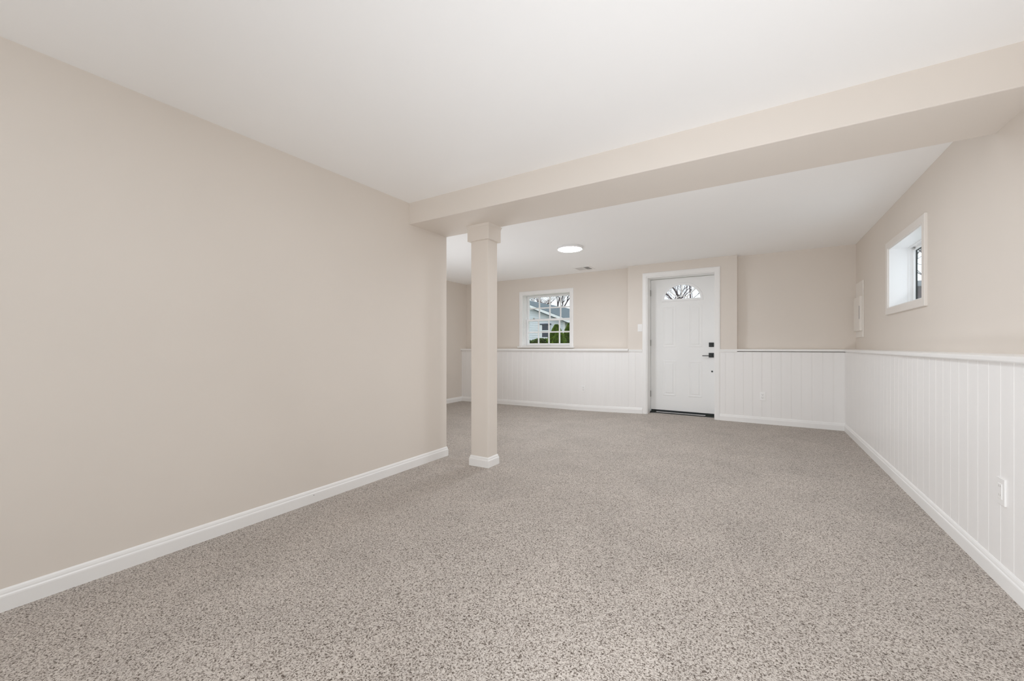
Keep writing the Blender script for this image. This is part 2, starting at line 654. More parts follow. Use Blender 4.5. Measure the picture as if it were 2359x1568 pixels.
loop = [W(cx0, cy0, zb), W(cx1, cy0, zb), W(cx1, cy1, zb), W(cx0, cy1, zb)]
mb.sweep(loop, BB, closed=True)
tag(mb.build('post_base', M_trim, post), 'white baseboard wrapped round the foot')

# ------------------------------------------------------------------ entry door
door = thing('door_1', W((DX0 + DX1) / 2, YD, -.963), 'white entry door with fan window and black lever lock', 'door', kind='structure')
YS = 6.055                        # room face of the slab
cas = [(0, 0), (.010, 0), (.014, .004), (.016, .020), (.016, .045), (.012, .058), (.008, .0625), (0, .0625)]
CW = (DX0 - CO0) * S
# casing path: up the left side, across, down the right; in-plane normal to the right of travel points inwards -> use negative
cas_in = [(o_, -u_) for o_, u_ in cas]
mb = MB()
mb.sweep([W(DX0, YP + .008, -1.02), W(DX0, YP + .008, DZ), W(DX1, YP + .008, DZ), W(DX1, YP + .008, -1.02)], cas_in, plane='xz')
tag(mb.build('door_casing', M_trim, door), 'white moulded casing')
mb = MB()
jt = .018
mb.ubox(DX0 - .004, DX0 + .012, YD - .004, YS + .05, -1.02, DZ)
mb.ubox(DX1 - .012, DX1 + .004, YD - .004, YS + .05, -1.02, DZ)
mb.ubox(DX0 + .0121, DX1 - .0121, YD - .004, YS + .05, DZ - .014, DZ + .004)
mb.build('door_jamb', M_trim, door)
SX0, SX1, SZ0, SZ1 = DX0 + .0165, DX1 - .0145, -.920, DZ - .019
FX, FH_, FZ, FT = -.927, .2507, .660, .219     # fan window: centre, half width, sill, height
slab = MB()
slab.slab('y', YS, YS + .040, [SX0, SX1], [SZ0, SZ1], [(FX - FH_, FX + FH_, FZ, FZ + FT)])
NA = 28
arc = [(FX + FH_ * math.cos(math.pi * k / NA), FZ + FT * math.sin(math.pi * k / NA)) for k in range(NA + 1)]
for y in (YS, YS + .040):
    for (p, q) in zip(arc, arc[1:]):
        slab.add([W(p[0], y, p[1]), W(q[0], y, q[1]), W(q[0], y, FZ + FT), W(p[0], y, FZ + FT)], [(0, 1, 2, 3)])
for (p, q) in zip(arc, arc[1:]):
    slab.add([W(p[0], YS, p[1]), W(q[0], YS, q[1]), W(q[0], YS + .04, q[1]), W(p[0], YS + .04, p[1])], [(0, 1, 2, 3)])
emb = [(-.001, 0), (.0012, .003), (.0032, .010), (.0032, .017), (.0014, .026), (-.001, .029)]
for x0, x1 in ((-1.186, -1.004), (-.846, -.664)):
    for z0, z1 in ((-.015, .578), (-.712, -.205)):
        slab.sweep([W(x0, YS, z0), W(x0, YS, z1), W(x1, YS, z1), W(x1, YS, z0)], [(o_, u_) for o_, u_ in emb], closed=True, plane='xz')
        slab.ubox(x0 + .042, x1 - .042, YS - .0045, YS + .001, z0 + .042, z1 - .042, .0035)
ds = slab.build('door_slab', M_door, door, merge=False)
# fan window frame with sunburst bars
mb = MB()
fr = [(-.004, -.012), (.004, -.014), (.012, -.008), (.014, .006), (.010, .020), (.003, .026), (-.004, .026)]
fan = [W(FX - FH_ * math.cos(math.pi * k / NA), YS, FZ + FT * math.sin(math.pi * k / NA)) for k in range(NA + 1)]
mb.sweep(fan, [(o_, -u_) for o_, u_ in fr], plane='xz', closed=True)
hub = [(FX - .082 * math.cos(math.pi * k / 14), FZ + .048 * math.sin(math.pi * k / 14)) for k in range(15)]
mb.sweep([W(x, YS, z_) for x, z_ in hub], [(-.012, -.006), (.004, -.006), (.006, 0), (.004, .006), (-.012, .006)], plane='xz')
for ang in (43, 90, 137):
    c, s = math.cos(math.radians(ang)), math.sin(math.radians(ang))
    mb.sweep([W(FX + .080 * c, YS, FZ + .046 * s), W(FX + (FH_ - .002) * c, YS, FZ + (FT - .002) * s)],
             [(-.012, -.008), (.004, -.008), (.007, 0), (.004, .008), (-.012, .008)], plane='xz')
fanp = mb.build('fan_window', M_vinyl, door)
tag(fanp, 'half round sunburst window')
mb = MB()
for (p, q) in zip(arc, arc[1:]):
    mb.add([W(FX, YS + .018, FZ), W(p[0], YS + .018, p[1]), W(q[0], YS + .018, q[1])], [(0, 1, 2)])
mb.build('glass', M_glass, fanp)
# threshold with aluminium saddle, black sweep under the slab
mb = MB()
mb.ubox(DX0 + .012, DX1 - .012, YS - .055, YS + .10, -1.0, -.951, .002)
tag(mb.build('threshold', M_rubber, door), 'black threshold')
mb = MB().ubox(DX0 + .10, DX1 - .135, YS - .050, YS - .012, -.953, -.9415, .003)
tag(mb.build('saddle_strip', M_alu, door), 'bright metal strip')
MB().ubox(SX0 + .002, SX1 - .002, YS + .004, YS + .034, -.945, -.9205, .002).build('door_sweep', M_rubber, door)
# hinges on the left
for zc in (.775, .048, -.695):
    mb = MB()
    hx = DX0 + .0135
    mb.tube([W(hx, YS - .007, zc - .045), W(hx, YS - .007, zc + .045)], .0062, 10)
    for k in (-.027, -.009, .009, .027):
        mb.tube([W(hx, YS - .007, zc + k - .0006), W(hx, YS - .007, zc + k + .0006)], .0068, 10)
    mb.ubox(DX0 + .0115, DX0 + .0128, YS - .034, YS - .005, zc - .044, zc + .044)
    mb.build('hinge', M_steel, door)
# deadbolt
lx = -.552
dbz = .0195
mb = MB().ubox(lx - .031, lx + .031, YS - .012, YS + .001, dbz - .030, dbz + .030, .003)
db = mb.build('deadbolt', M_black, door)
tag(db, 'square black deadbolt')
MB().ubox(lx - .007, lx + .007, YS - .030, YS - .011, dbz - .022, dbz + .022, .002).build('thumb_turn', M_black, db)
hz = -.1225
mb = MB().ubox(lx - .033, lx + .030, YS - .010, YS + .001, hz - .031, hz + .031, .003)
lev = mb.build('lever_handle', M_black, door)
tag(lev, 'square black lever handle')
mb = MB()
c = W(lx + .002, YS, hz)
mb.lathe([(.012, -.010), (.012, -.052), (.010, -.055), (.0, -.055)], c, 20, axis='y')
mb.box(W(lx - .108, YS - .052, hz - .014), W(lx + .010, YS - .042, hz - .004), .002)
mb.build('lever', M_black, lev)
c = W(-.544, YS, -.3445)
mb = MB().lathe([(.0125, .0), (.0125, -.004), (.010, -.006), (.0, -.006)], c, 20, axis='y')
tag(mb.build('lock_plug', M_black, door), 'small round black plug')

# ------------------------------------------------------------------ back window with two sashes
win = thing('window_1', W((WX0 + WX1) / 2, YL, WZ0), 'white double hung window with sixteen panes looking out on a house', 'window', kind='structure')
mb = MB()
mb.sweep([W(WX0, YL, WZ0 - .02), W(WX0, YL, WZ1), W(WX1, YL, WZ1), W(WX1, YL, WZ0 - .02)], [(o_, -u_) for o_, u_ in cas], plane='xz')
mb.build('window_casing', M_trim, win)
mb = MB().ubox(WX0 - .075, WX1 + .075, YL - .045, YL + .10, WZ0 - .028, WZ0 - .004, .004)
mb.build('window_stool', M_trim, win)
mb = MB()
mb.ubox(WX0 - .003, WX0 + .010, YL - .003, YOUT + .03, WZ0 - .004, WZ1 + .003)
mb.ubox(WX1 - .010, WX1 + .003, YL - .003, YOUT + .03, WZ0 - .004, WZ1 + .003)
mb.ubox(WX0 + .0101, WX1 - .0101, YL - .003, YOUT + .03, WZ1 - .010, WZ1 + .003)
mb.ubox(WX0 + .0101, WX1 - .0101, YL + .06, YOUT + .05, WZ0 - .004, WZ0 + .012)
mb.ubox(WX0 + .0101, WX0 + .022, YL + .075, YL + .10, WZ0 + .0121, WZ1 - .0101)   # stops
mb.ubox(WX1 - .022, WX1 - .0101, YL + .075, YL + .10, WZ0 + .0121, WZ1 - .0101)
mb.build('window_jamb', M_trim, win)


def sash(name, x0, x1, z0, z1, y, rail_t, rail_b, stile, parent):
    """frame in survey units, muntins 4 columns x 2 rows"""
    mb = MB()
    d = .030
    mb.ubox(x0, x0 + stile, y, y + d, z0, z1, .002)
    mb.ubox(x1 - stile, x1, y, y + d, z0, z1, .002)
    mb.ubox(x0 + stile, x1 - stile, y, y + d, z0, z0 + rail_b, .002)
    mb.ubox(x0 + stile, x1 - stile, y, y + d, z1 - rail_t, z1, .002)
    gx0, gx1, gz0, gz1 = x0 + stile, x1 - stile, z0 + rail_b, z1 - rail_t
    m = .0085
    for k in (1, 2, 3):
        x = gx0 + (gx1 - gx0) * k / 4
        mb.sweep([W(x, y + .006, gz0), W(x, y + .006, gz1)], [(-.012, -.0125), (.0, -.0125), (.004, -.006), (.004, .006), (.0, .0125), (-.012, .0125)], plane='xz')
    zm = (gz0 + gz1) / 2
    mb.sweep([W(gx0, y + .006, zm), W(gx1, y + .006, zm)], [(-.012, -.0125), (.0, -.0125), (.0038, -.006), (.0038, .006), (.0, .0125), (-.012, .0125)], plane='xz')
    s = mb.build(name, M_vinyl, parent)
    MB().ubox(gx0 - .004, gx1 + .004, y + .014, y + .018, gz0 - .004, gz1 + .004).build('glass', M_glass, s)
    return s


us = sash('upper_sash', WX0 + .012, WX1 - .012, .435, WZ1 - .011, 6.148, .026, .036, .034, win)
ls = sash('lower_sash', WX0 + .014, WX1 - .014, WZ0 + .013, .470, 6.110, .036, .036, .038, win)
# sash locks on the meeting rail, pull on the bottom rail
for x in (-3.34, -2.93):
    mb = MB().ubox(x - .016, x + .016, 6.112, 6.136, .470, .480, .002)
    mb.ubox(x - .006, x + .014, 6.104, 6.118, .478, .490, .002)
    mb.build('sash_lock', M_steel, win)
MB().ubox(-3.075, -3.0, 6.098, 6.110, .022, .034, .002).build('sash_lift', M_vinyl, ls)

# ------------------------------------------------------------------ right window, deep white reveal
w2 = thing('window_2', W(XR, (RY0 + RY1) / 2, RZ0), 'small square window set deep in the right wall', 'window', kind='structure')
mb = MB()
cas2 = [(0, 0), (.014, 0), (.017, .003), (.017, .055), (.014, .059), (0, .059)]
mb.sweep([W(XR, RY0, RZ0), W(XR, RY0, RZ1), W(XR, RY1, RZ1), W(XR, RY1, RZ0)], [(o_, -u_) for o_, u_ in cas2], closed=True, plane='yz')
M_case2 = add_noise(mat('pale_casing_paint', (.8, .765, .72), .5, spec=.3), 3, (.80, .762, .722), (.82, .782, .74))
tag(mb.build('window_casing', M_case2, w2), 'flat pale casing')
mb = MB()
XV = 1.055
for (y0, y1, z0, z1) in ((RY0 - .004, RY0 + .008, RZ0 - .004, RZ1 + .004), (RY1 - .008, RY1 + .004, RZ0 - .004, RZ1 + .004),
                         (RY0 + .008, RY1 - .008, RZ1 - .008, RZ1 + .004), (RY0 + .008, RY1 - .008, RZ0 - .004, RZ0 + .008)):
    mb.ubox(XR - .004, XV + .02, y0, y1, z0, z1)
tag(mb.build('window_reveal', M_vinyl, w2), 'white lining')
a0, a1, b0, b1 = RY0 + .0081, RY1 - .0081, RZ0 + .0081, RZ1 - .0081


def frame4(x0, x1, y0, y1, z0, z1, w, bev=.002):
    mb = MB()
    mb.ubox(x0, x1, y0, y0 + w, z0, z1, bev)
    mb.ubox(x0, x1, y1 - w, y1, z0, z1, bev)
    mb.ubox(x0, x1, y0 + w, y1 - w, z0, z0 + w, bev)
    mb.ubox(x0, x1, y0 + w, y1 - w, z1 - w, z1, bev)
    return mb


mb = frame4(XV, XV + .012, a0, a1, b0, b1, .006, .001)
mb2 = frame4(XV + .012, XV + .046, a0, a1, b0, b1, .010)
mb.add(mb2.v, mb2.f)
mb.build('window_frame', M_vinyl, w2)
ws = frame4(XV + .026, XV + .050, a0 + .0101, a1 - .0101, b0 + .0101, b1 - .0101, .020).build('sash', M_vinyl, w2)
frame4(XV + .040, XV + .049, a0 + .0295, a1 - .0295, b0 + .0295, b1 - .0295, .005, .001).build('gasket', M_rubber, ws)
MB().ubox(XV + .044, XV + .047, a0 + .03, a1 - .03, b0 + .03, b1 - .03).build('glass', M_glass, ws)
MB().ubox(XV + .012, XV + .030, a1 - .075, a1 - .040, b1 - .022, b1 - .012, .002).build('latch', M_steel, w2)

# unseen windows added behind the viewpoint to bring in daylight
w3 = thing('added_window_3', W(-1.1, YF, -.3), 'unseen wide window added in the wall behind the viewpoint for daylight', 'window', kind='structure')
mb = MB()
x0, x1, z0, z1 = FH[0]
for (p, q) in ((x0, x0 + .04), (x1 - .04, x1), ((x0 + x1) / 2 - .03, (x0 + x1) / 2 + .03)):
    mb.ubox(p, q, YF - .10, YF - .05, z0, z1, .003)
for (p, q) in ((z0, z0 + .04), (z1 - .04, z1)):
    mb.ubox(x0 + .04, x1 - .04, YF - .099, YF - .051, p, q, .003)
mb.build('window_frame', M_vinyl, w3)
MB().ubox(x0 + .02, x1 - .02, YF - .078, YF - .074, z0 + .02, z1 - .02).build('glass', M_glass, w3)
w4 = thing('added_window_4', W(XR, -1.25, -.1), 'unseen window added in the right wall behind the viewpoint for daylight', 'window', kind='structure')
y0, y1, z0, z1 = RH[1]
frame4(XR + .12, XR + .17, y0, y1, z0, z1, .04).build('window_frame', M_vinyl, w4)
MB().ubox(XR + .14, XR + .144, y0 + .03, y1 - .03, z0 + .03, z1 - .03).build('glass', M_glass, w4)


# ------------------------------------------------------------------ ceiling lamps
def make_lamp(loc, strength, label):
    t = thing('ceiling_light', loc, label, 'ceiling light', 'round ceiling lights')
    r = .163
    mb = MB().lathe([(r - .004, 0), (r, -.002), (r, -.024), (r - .004, -.0285), (r - .010, -.030), (r - .012, -.026)], loc, 64)
    mb.build('housing', M_house, t, smooth=False)
    pr = [(r - .011, -.027)] + [((r - .011) * math.cos(a), -.027 - .007 * math.sin(a)) for a in [math.pi / 2 * k / 4 for k in range(1, 4)]] + [(0.0, -.034)]
    mb = MB().lathe(pr, loc, 40)
    mb.f = [f for f in mb.f if len(f) <= 4]
    mb.build('diffuser', emit_mat('lit_diffuser', strength), t, smooth=True)
    return t


make_lamp(W(-1.898, 4.361, ZC), LAMP_FAR, 'lit round white ceiling light beyond the beam, near the vent')
make_lamp(W(-.76, .80, ZC), LAMP_NEAR, 'round ceiling light on the near side of the beam')
make_lamp(W(-.35, 2.985, ZC), LAMP_FILL, 'unseen round ceiling light added behind the beam as fill')  # lamp added out of sight to brighten the far right side
make_lamp(W(-.76, -1.6, ZC), LAMP_NEAR, 'unseen round ceiling light added behind the viewpoint as fill')  # extra lamp added out of view for more light

# ------------------------------------------------------------------ ceiling vent
vx0, vx1, vy0, vy1 = -2.36, -2.10, 5.51, 5.76
vent = thing('ceiling_vent', W((vx0 + vx1) / 2, (vy0 + vy1) / 2, ZC), 'white slatted air vent in the ceiling beyond the round light', 'vent')
mb = MB()
f = .028
for q in ((vx0, vx1, vy0, vy0 + f), (vx0, vx1, vy1 - f, vy1), (vx0, vx0 + f, vy0 + f, vy1 - f), (vx1 - f, vx1, vy0 + f, vy1 - f)):
    mb.ubox(*q, ZC - .007, ZC, .0015)
mb.build('vent_frame', M_plastic, vent)
MB().ubox(vx0 + f, vx1 - f, vy0 + f, vy1 - f, ZC - .0012, ZC - .0002).build('duct', mat('dark_duct', (.22, .215, .21), .8), vent)
for k in range(13):
    x = vx0 + f + .008 + k * (vx1 - vx0 - 2 * f - .016) / 12
    b = bmesh.new(); bmesh.ops.create_cube(b, size=1)
    for v in b.verts:
        v.co = Vector((v.co.x * .0022, v.co.y * (vy1 - vy0 - 2 * f) * S, v.co.z * .014))
    bmesh.ops.rotate(b, verts=b.verts[:], matrix=Matrix.Rotation(math.radians(38 if k < 8 else -38), 3, 'Y'))
    bmesh.ops.translate(b, verts=b.verts[:], vec=W(x, (vy0 + vy1) / 2, ZC - .0072))
    MB().bm(b).build('slat', M_plastic, vent)

# ------------------------------------------------------------------ outlets, switch, breaker panel


def plate(mb, w, h, t, c=Vector()):
    """a plate facing -y standing on y = 0"""
    mb.box(c + Vector((-w / 2, -t, -h / 2)), c + Vector((w / 2, .001, h / 2)), .0022, 3)
    return mb


def make_outlet(loc, rz, label):
    t = thing('wall_outlet', Vector(), label, 'outlet', 'white wall outlets')
    plate(MB(), .071, .116, .006).build('cover_plate', M_plastic, t)
    for s in (-1, 1):
        mb = MB().box((-.0165, -.0082, s * .0195 - .0135), (.0165, -.004, s * .0195 + .0135), .003, 3)
        so = mb.build('socket', M_plastic, t)
        mb = MB()
        for x, h in ((-.0065, .009), (.0065, .0075)):
            mb.box((x - .0012, -.0084, s * .0195 - h / 2 + .003), (x + .0012, -.0078, s * .0195 + h / 2 + .003))
        mb.lathe([(.0026, -.0078), (.0026, -.0084)], (0, 0, s * .0195 - .0075), 10, axis='y')
        mb.build('slots', M_slot, so)
    MB().lathe([(.003, -.0055), (.003, -.0068), (.002, -.0072), (0, -.0072)], (0, 0, 0), 12, axis='y').build('screw', M_plastic, t)
    t.location = loc
    t.rotation_euler = (0, 0, rz)
    return t


first = make_outlet(W(-2.319, YP, -.659), 0, 'white outlet on the panelling below the paned window')
o = copy_tree(first); o.location = W(.037, YP, -.621)
o['label'] = 'white outlet on the panelling between the door and the corner'
t = thing('wall_outlet', Vector(), 'white outlet low on the right wall, nearest to the camera', 'outlet', 'white wall outlets')
plate(MB(), .071, .116, .0065).build('cover_plate', M_plastic, t)
so = MB().box((-.0168, -.0085, -.0335), (.0168, -.004, .0335), .0015).build('socket', M_plastic, t)
M_gslot = mat('grey_slot', (.35, .33, .31), .6)
for s_ in (-1, 1):
    mb = MB()
    for x, h in ((-.0065, .009), (.0065, .0075)):
        mb.box((x - .0011, -.0087, s_ * .0195 - h / 2 + .003), (x + .0011, -.0082, s_ * .0195 + h / 2 + .003))
    mb.build('slots', M_gslot, so)
t.location = W(XW, 2.4085, -.585)
t.rotation_euler = (0, 0, -math.pi / 2)

t = thing('light_switch', W(-1.458, YD, .263), 'white rocker light switch on the beige wall left of the door', 'light switch')
t0 = world_loc(t)
plate(MB(), .069, .116, .006, t0).build('cover_plate', M_plastic, t)
mb = MB()
b = bmesh.new(); bmesh.ops.create_cube(b, size=1)
for v in b.verts:
    v.co = Vector((v.co.x * .033, v.co.y * .006, v.co.z * .066))
bmesh.ops.bevel(b, geom=b.edges[:], offset=.0012, segments=2, affect='EDGES')
bmesh.ops.rotate(b, verts=b.verts[:], matrix=Matrix.Rotation(math.radians(4), 3, 'X'))
bmesh.ops.translate(b, verts=b.verts[:], vec=t0 + Vector((0, -.006, 0)))
mb.bm(b)
mb.build('rocker', M_plastic, t)

py0, py1, pz0, pz1 = 5.53, 5.878, .095, .70
pan = thing('breaker_panel', W(XR, (py0 + py1) / 2, pz0), 'beige painted breaker panel on the right wall near the back corner', 'electrical panel')
M_pp = add_noise(mat('panel_paint', (.7, .66, .61), .4), 2, (.80, .765, .72), (.82, .785, .74))
MB().ubox(XR - .012, XR - .0002, py0, py1, pz0, pz1, .003).build('cover_plate', M_pp, pan)
bx = MB().ubox(XR - .034, XR - .0115, py0 + .012, py1 - .012, .165, .535, .004).build('panel_door', M_pp, pan)
MB().ubox(XR - .037, XR - .0335, py0 + .030, py0 + .038, .29, .43, .001).build('latch_slot', mat('grey_latch', (.25, .24, .25), .4), bx)
for zz in (.115, .68):
    for yy in (py0 + .02, py1 - .02):
        c = W(XR - .012, yy, zz)
        mb = MB().box(c - Vector((.003, .005, .005)), c + Vector((.001, .005, .005)), .001)
        mb.build('screw', M_pp, pan)

# ================================================================== outdoors
GZ = -0.30                        # ground level outside, survey units
M_ground = add_noise(mat('lawn', (.1, .14, .04), .9), 1.5, (.07, .10, .03), (.14, .16, .06), bump=.3, bscale=20, bdist=.03)
mb = MB()
n = 24
for i in range(n):
    for j in range(n):
        x0, x1 = -45 + 90 * i / n, -45 + 90 * (i + 1) / n
        y0, y1 = YOUT + .02 + 80 * j / n, YOUT + .02 + 80 * (j + 1) / n
        mb.add([W(x0, y0, GZ), W(x1, y0, GZ), W(x1, y1, GZ), W(x0, y1, GZ)], [(0, 1, 2, 3)])
tag(mb.build('ground', M_ground), 'lawn outside beyond the back window', 'lawn', kind='structure')

M_siding = add_noise(mat('white_siding', (.78, .80, .83), .55), 2, (.72, .75, .79), (.76, .785, .82))
M_roof = add_noise(mat('grey_shingle', (.12, .15, .17), .85), 9, (.075, .105, .125), (.12, .155, .18), bump=.5, bscale=14, bdist=.03)
M_white = mat('white_fascia', (.85, .86, .87), .5)
M_shadow_roof = mat('soffit_shadow_dark_roof', (.10, .12, .14), .7)  # painted shade under the rake; also the other roofs' own dark colour
M_pane = mat('dark_pane', (.02, .03, .05), .12)
M_navy = mat('dark_blue_trim', (.05, .06, .10), .5)

HY0, HY1 = 24.0, 44.0
HXR, HXC, HZP = -10.80, -14.87, 3.47
SL = 0.390
EAV = .72
house = thing('house', W(HXC, HY0, GZ), 'white sided house with grey roof seen through the paned window', 'house')


def hz(x):
    return HZP - SL * abs(x - HXC)


HXL = 2 * HXC - HXR
mb = MB()
# gable wall as overlapping lap boards, each with its own small step
lap = .115
zz = GZ
while zz < HZP - .1:
    z0, z1 = zz, min(zz + lap, HZP - .08)
    def ext(z):
        zz_ = z + .10
        w = min(HXR - HXC, max(0.02, (HZP - zz_) / SL))
        return HXC - w, HXC + w
    a0_, b0_ = ext(z0); a1_, b1_ = ext(z1)
    yb, yt = HY0 - .032, HY0
    mb.add([W(a0_, yb, z0), W(b0_, yb, z0), W(b1_, yt, z1), W(a1_, yt, z1), W(a0_, yt, z0), W(b0_, yt, z0)], [(0, 1, 2, 3), (0, 4, 5, 1)])
    zz += lap
zz = GZ
ztop = hz(HXR) - .12
while zz < ztop:
    z1 = min(zz + lap, ztop)
    mb.add([W(HXR + .022, HY0, zz), W(HXR + .022, HY1, zz), W(HXR, HY1, z1), W(HXR, HY0, z1), W(HXR, HY0, zz), W(HXR, HY1, zz)], [(0, 1, 2, 3), (0, 1, 5, 4)])
    zz += lap
mb.add([W(HXL, HY0, GZ), W(HXL, HY1, GZ), W(HXL, HY1, ztop), W(HXL, HY0, ztop)], [(0, 1, 2, 3)])
mb.add([W(HXL, HY1, GZ), W(HXR, HY1, GZ), W(HXR, HY1, ztop), W(HXC, HY1, HZP - .1), W(HXL, HY1, ztop)], [(0, 1, 2, 3, 4)])
mb.build('siding', M_siding, house, recalc=False)
mb = MB()
th = .07
for sx in (1, -1):
    xe = HXC + sx * (HXR - HXC + EAV)
    vs = []
    for y in (HY0 - .45, HY1 + .3):
        vs += [W(HXC, y, HZP), W(xe, y, hz(xe)), W(xe, y, hz(xe) - th), W(HXC, y, HZP - th)]
    mb.add(vs, [(0, 1, 2, 3), (4, 5, 6, 7), (0, 1, 5, 4), (1, 2, 6, 5), (2, 3, 7, 6), (3, 0, 4, 7)])
mb.build('roof', M_roof, house)
for sx in (1, -1):
    mb = MB()
    xe = HXC + sx * (HXR - HXC + EAV)
    vs = []
    for y in (HY0 - .47, HY0 - .42):
        vs += [W(HXC, y, HZP - .03), W(xe, y, hz(xe) - .03), W(xe, y, hz(xe) - .20), W(HXC, y, HZP - .20)]
    mb.add(vs, [(0, 1, 2, 3), (4, 5, 6, 7), (0, 1, 5, 4), (1, 2, 6, 5), (2, 3, 7, 6), (3, 0, 4, 7)])
    tag(mb.build('rake_board', M_white, house), 'white sloping roof edge board')
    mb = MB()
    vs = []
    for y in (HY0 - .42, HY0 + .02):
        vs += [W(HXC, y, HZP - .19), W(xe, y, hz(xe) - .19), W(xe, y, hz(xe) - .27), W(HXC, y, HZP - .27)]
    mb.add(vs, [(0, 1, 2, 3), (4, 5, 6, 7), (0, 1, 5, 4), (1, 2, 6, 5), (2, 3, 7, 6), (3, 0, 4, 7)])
    mb.build('soffit_shadow', M_shadow_roof, house)  # underside board made thick and dark to stand in for rake shadow
MB().ubox(HXR - .10, HXR + .03, HY0 - .05, HY0 + .08, GZ, ztop).build('corner_board', M_white, house)
hw0, hw1, hwz0, hwz1 = -12.43, -11.90, .60, 1.42
mb = MB()
for q in ((hw0 - .13, hw0, hwz0 - .06, hwz1 + .02), (hw1, hw1 + .06, hwz0 - .06, hwz1 + .02), (hw0, hw1, hwz0 - .10, hwz0), (hw0, hw1, 1.0, 1.07)):
    mb.ubox(q[0], q[1], HY0 - .10, HY0 - .02, q[2], q[3], .01)
hw = mb.build('house_window', M_white, house)
MB().ubox(hw0, hw1, HY0 - .07, HY0 - .03, hwz0, hwz1).build('pane', M_pane, hw)
MB().ubox(hw0 - .16, hw1 + .12, HY0 - .14, HY0 - .02, hwz1 + .02, hwz1 + .085, .01).build('window_head', M_navy, hw)

# ---- leafy evergreens: leaf sprays over a stem
M_leaf = add_noise(mat('evergreen_leaf', (.12, .22, .02), .6), 5, (.05, .12, .008), (.22, .33, .03), lo=.35, hi=.65)
M_leaf2 = add_noise(mat('hedge_leaf', (.08, .15, .03), .6), 6, (.035, .09, .02), (.16, .22, .04), lo=.35, hi=.65)
M_bark = add_noise(mat('bark', (.10, .075, .085), .9), 8, (.07, .05, .06), (.15, .115, .12))
M_bark2 = add_noise(mat('red_brown_bark', (.16, .09, .07), .9), 8, (.11, .06, .05), (.2, .12, .10))


def leaf_quad(mb, p, d, size, rr):
    d = d.normalized()
    a = d.cross(Vector((rr.uniform(-1, 1), rr.uniform(-1, 1), rr.uniform(-1, 1)))).normalized()
    w = size * .45
    tip = p + d * size
    mid = p + d * size * .5
    mb.add([p, mid + a * w, tip, mid - a * w], [(0, 1, 2, 3)])


def evergreen(loc, h, r, label, seed, n=6500):
    rr = random.Random(seed)
    t = thing('evergreen_shrub', loc, label, 'shrub')
    mb = MB()
    for k in range(n):
        u = rr.random() ** 0.8
        prof = r * (math.sin(min(1, u * 3.2 + .35) * math.pi / 2)) * (1 - u) ** .62
        ph = rr.uniform(0, 2 * math.pi)
        lump = 1 + .16 * math.sin(ph * 3 + seed) * math.sin(u * 9 + ph)
        q = prof * lump * rr.uniform(.72, 1.0)
        p = Vector(loc) + Vector((q * math.cos(ph), q * math.sin(ph), .05 + u * h * .97))
        d = Vector((math.cos(ph) * .6, math.sin(ph) * .6, rr.uniform(.3, 1.1)))
        leaf_quad(mb, p, d, rr.uniform(.06, .115), rr)
    mb.build('foliage', M_leaf, t, merge=False, recalc=False)
    MB().tube([Vector(loc), Vector(loc) + Vector((0, 0, h * .8))], [.06, .015], 7).build('stem', M_bark, t)
    return t


evergreen(W(-9.50, 20.0, GZ), 1.44 * S, .62 * S, 'rounded green evergreen shrub in front of the house corner', 3)
evergreen(W(-9.25, 21.3, GZ), 1.60 * S, .60 * S, 'tall green evergreen shrub at the right edge of the paned window', 5)
evergreen(W(-8.62, 18.4, GZ), 1.02 * S, .40 * S, 'small pale green evergreen shrub between the two taller ones', 8, 4000)
rr = random.Random(11)
mb = MB()
for k in range(11000):
    x = rr.uniform(-13.2, -10.1)
    top = .34 + .05 * math.sin(x * 5) + .06 * (x + 11.5)
    p = W(x, 21.0 + rr.uniform(-.45, .45), GZ + (top - GZ) * rr.random() ** .6)
    leaf_quad(mb, p, Vector((rr.uniform(-.6, .6), rr.uniform(-.9, .2), rr.uniform(.1, 1))), rr.uniform(.06, .11), rr)
for k in range(16):
    x = -13.1 + k * .19
    mb.tube([W(x, 21, GZ), W(x + rr.uniform(-.05, .05), 21, .2)], [.02, .008], 5)
tag(mb.build('hedge', M_leaf2, merge=False, recalc=False), 'low clipped green hedge along the foot of the white house', 'hedge')

# brown house far behind the evergreens
M_brick = add_noise(mat('brown_brick', (.28, .17, .10), .85), 6, (.22, .13, .08), (.33, .21, .12))
bh = thing('brick_house', W(-9.0, 31, GZ), 'brown brick house showing beside the white house corner', 'house')
MB().ubox(-13.2, -9.5, 46, 50, GZ, 1.3).build('wall', M_brick, bh)
mb = MB()
vs = [W(-13.8, 45.6, 1.3), W(-8.9, 45.6, 1.3), W(-8.9, 50.4, 1.3), W(-13.8, 50.4, 1.3), W(-13.8, 48, 2.0), W(-8.9, 48, 2.0)]
mb.add(vs, [(0, 1, 5, 4), (2, 3, 4, 5), (0, 3, 4), (1, 2, 5), (0, 1, 2, 3)])
mb.build('roof', M_shadow_roof, bh)


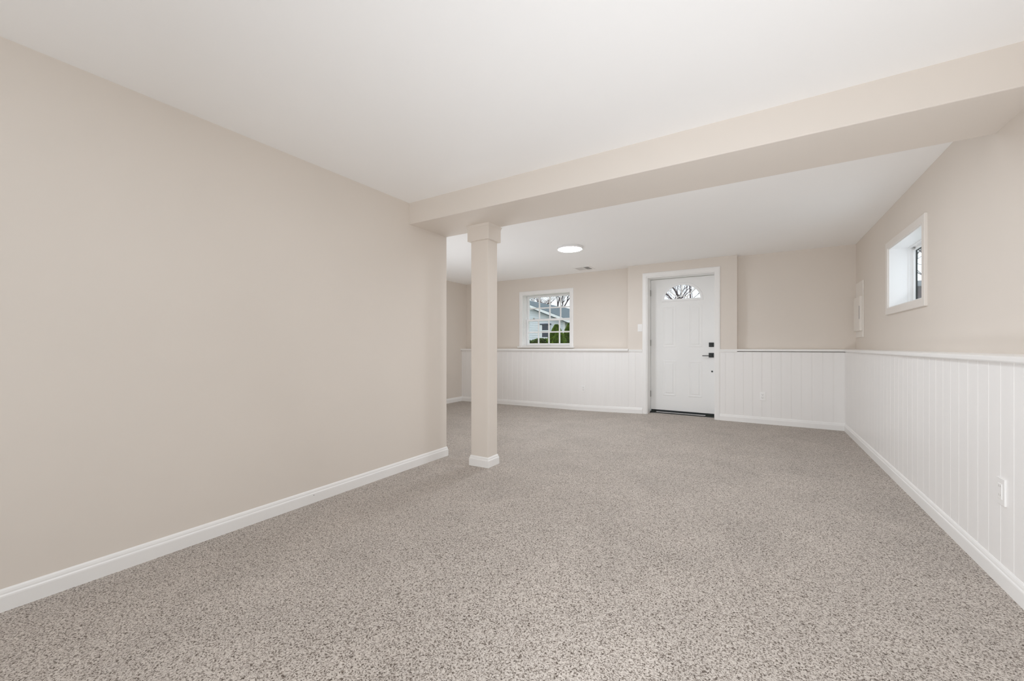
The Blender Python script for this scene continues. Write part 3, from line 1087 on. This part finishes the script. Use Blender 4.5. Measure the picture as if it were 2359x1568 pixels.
# ---- bare trees
def bare_tree(loc, h, r, seed, label, m=None, lean=0.0, spread=.75, depth=6, thick=1.0):
    rr = random.Random(seed)
    mb = MB()

    def grow(p, d, length, rad, lev):
        n = 4 if lev < 2 else 3
        pts, rads = [p.copy()], [rad]
        for i in range(n):
            d = (d + Vector((rr.gauss(0, .13), rr.gauss(0, .13), rr.gauss(0.03, .08)))).normalized()
            p = p + d * length / n
            pts.append(p.copy()); rads.append(rad * (1 - .42 * (i + 1) / n))
        mb.tube(pts, rads, 7 if lev == 0 else (5 if lev < 3 else 3), cap=False)
        if lev >= depth:
            return
        kids = 3 if lev < 3 else 3
        for k in range(kids):
            i = rr.choice(range(max(1, n - 2), n + 1)) if k else n
            base = pts[i]
            ax = Vector((rr.uniform(-1, 1), rr.uniform(-1, 1), rr.uniform(-.2, .5))).normalized()
            nd = (d * rr.uniform(.6, 1.0) + ax * spread * rr.uniform(.6, 1.1)).normalized()
            grow(base, nd, length * rr.uniform(.58, .82), rads[i] * min(.92, rr.uniform(.5, .75) * thick), lev + 1)
    grow(Vector(loc), Vector((lean, 0, 1)).normalized(), h * .30, r, 0)
    o = mb.build('bare_tree', m or M_bark, merge=False, recalc=False, smooth=True)
    # own origin at the foot of the trunk
    for v in o.data.vertices:
        v.co -= Vector(loc)
    o.location = loc
    tag(o, label, 'tree', 'bare trees outside')
    return o


def ray_x(u, y):
    a = (u - 1179.5) / 918.84
    return (-.5266 + a * .8501) / (.8501 + a * .5266) * y


G0 = GZ
bare_tree(W(ray_x(1285, 46), 46, G0), 15, .27, 21, 'bare tree with a leaning trunk behind the grey roof, third pane', lean=-.06, thick=1.15)
bare_tree(W(ray_x(1304, 57), 57, G0), 19, .40, 22, 'bare thick trunked tree behind the roof in the top right pane', lean=.10)
bare_tree(W(ray_x(1254, 66), 66, G0), 19, .34, 27, 'bare tangled tree behind the roof ridge in the second pane', spread=.95, thick=1.3)
bare_tree(W(ray_x(1222, 52), 52, G0), 13, .24, 24, 'bare reddish tree behind the roof in the top left pane', M_bark2, spread=1.0, thick=1.3)
bare_tree(W(ray_x(1533, 32), 32, G0), 11, .13, 31, 'bare tree in the left panes of the door fan window', spread=.9, thick=1.12)
bare_tree(W(ray_x(1572, 40), 40, G0), 11, .13, 35, 'bare tree behind the middle of the door fan window', spread=.95, thick=1.1)
bare_tree(W(ray_x(1596, 25), 25, G0), 10, .13, 37, 'bare tree with a stout trunk in the right panes of the fan window', lean=.05, thick=1.12)
bare_tree(W(ray_x(1611, 50), 48, G0), 14, .20, 34, 'bare reddish tree at the right tip of the fan window', M_bark2, thick=1.12)
bare_tree(W(ray_x(2142, 20), 20, G0), 11, .17, 41, 'bare tree outside the small right window', spread=.9)
bare_tree(W(ray_x(2136, 32), 32, G0), 12, .16, 42, 'thin bare tree farther off outside the small right window', spread=.9)

shed = thing('garden_shed', W(4.6, 15, GZ), 'dark shed low in the small right window', 'shed')
M_shed = add_noise(mat('dark_shed_boards', (.06, .05, .07), .8), 4, (.045, .045, .07), (.09, .05, .06))
MB().ubox(3.0, 6.2, 14.0, 16.5, GZ, 1.55, .01).build('wall', M_shed, shed)
mb = MB()
vs = [W(2.8, 13.8, 1.5), W(6.4, 13.8, 1.5), W(6.4, 16.7, 1.5), W(2.8, 16.7, 1.5), W(2.8, 15.2, 1.80), W(6.4, 15.2, 1.80)]
mb.add(vs, [(0, 1, 5, 4), (2, 3, 4, 5), (0, 3, 4), (1, 2, 5), (0, 1, 2, 3)])
mb.build('roof', M_shadow_roof, shed)
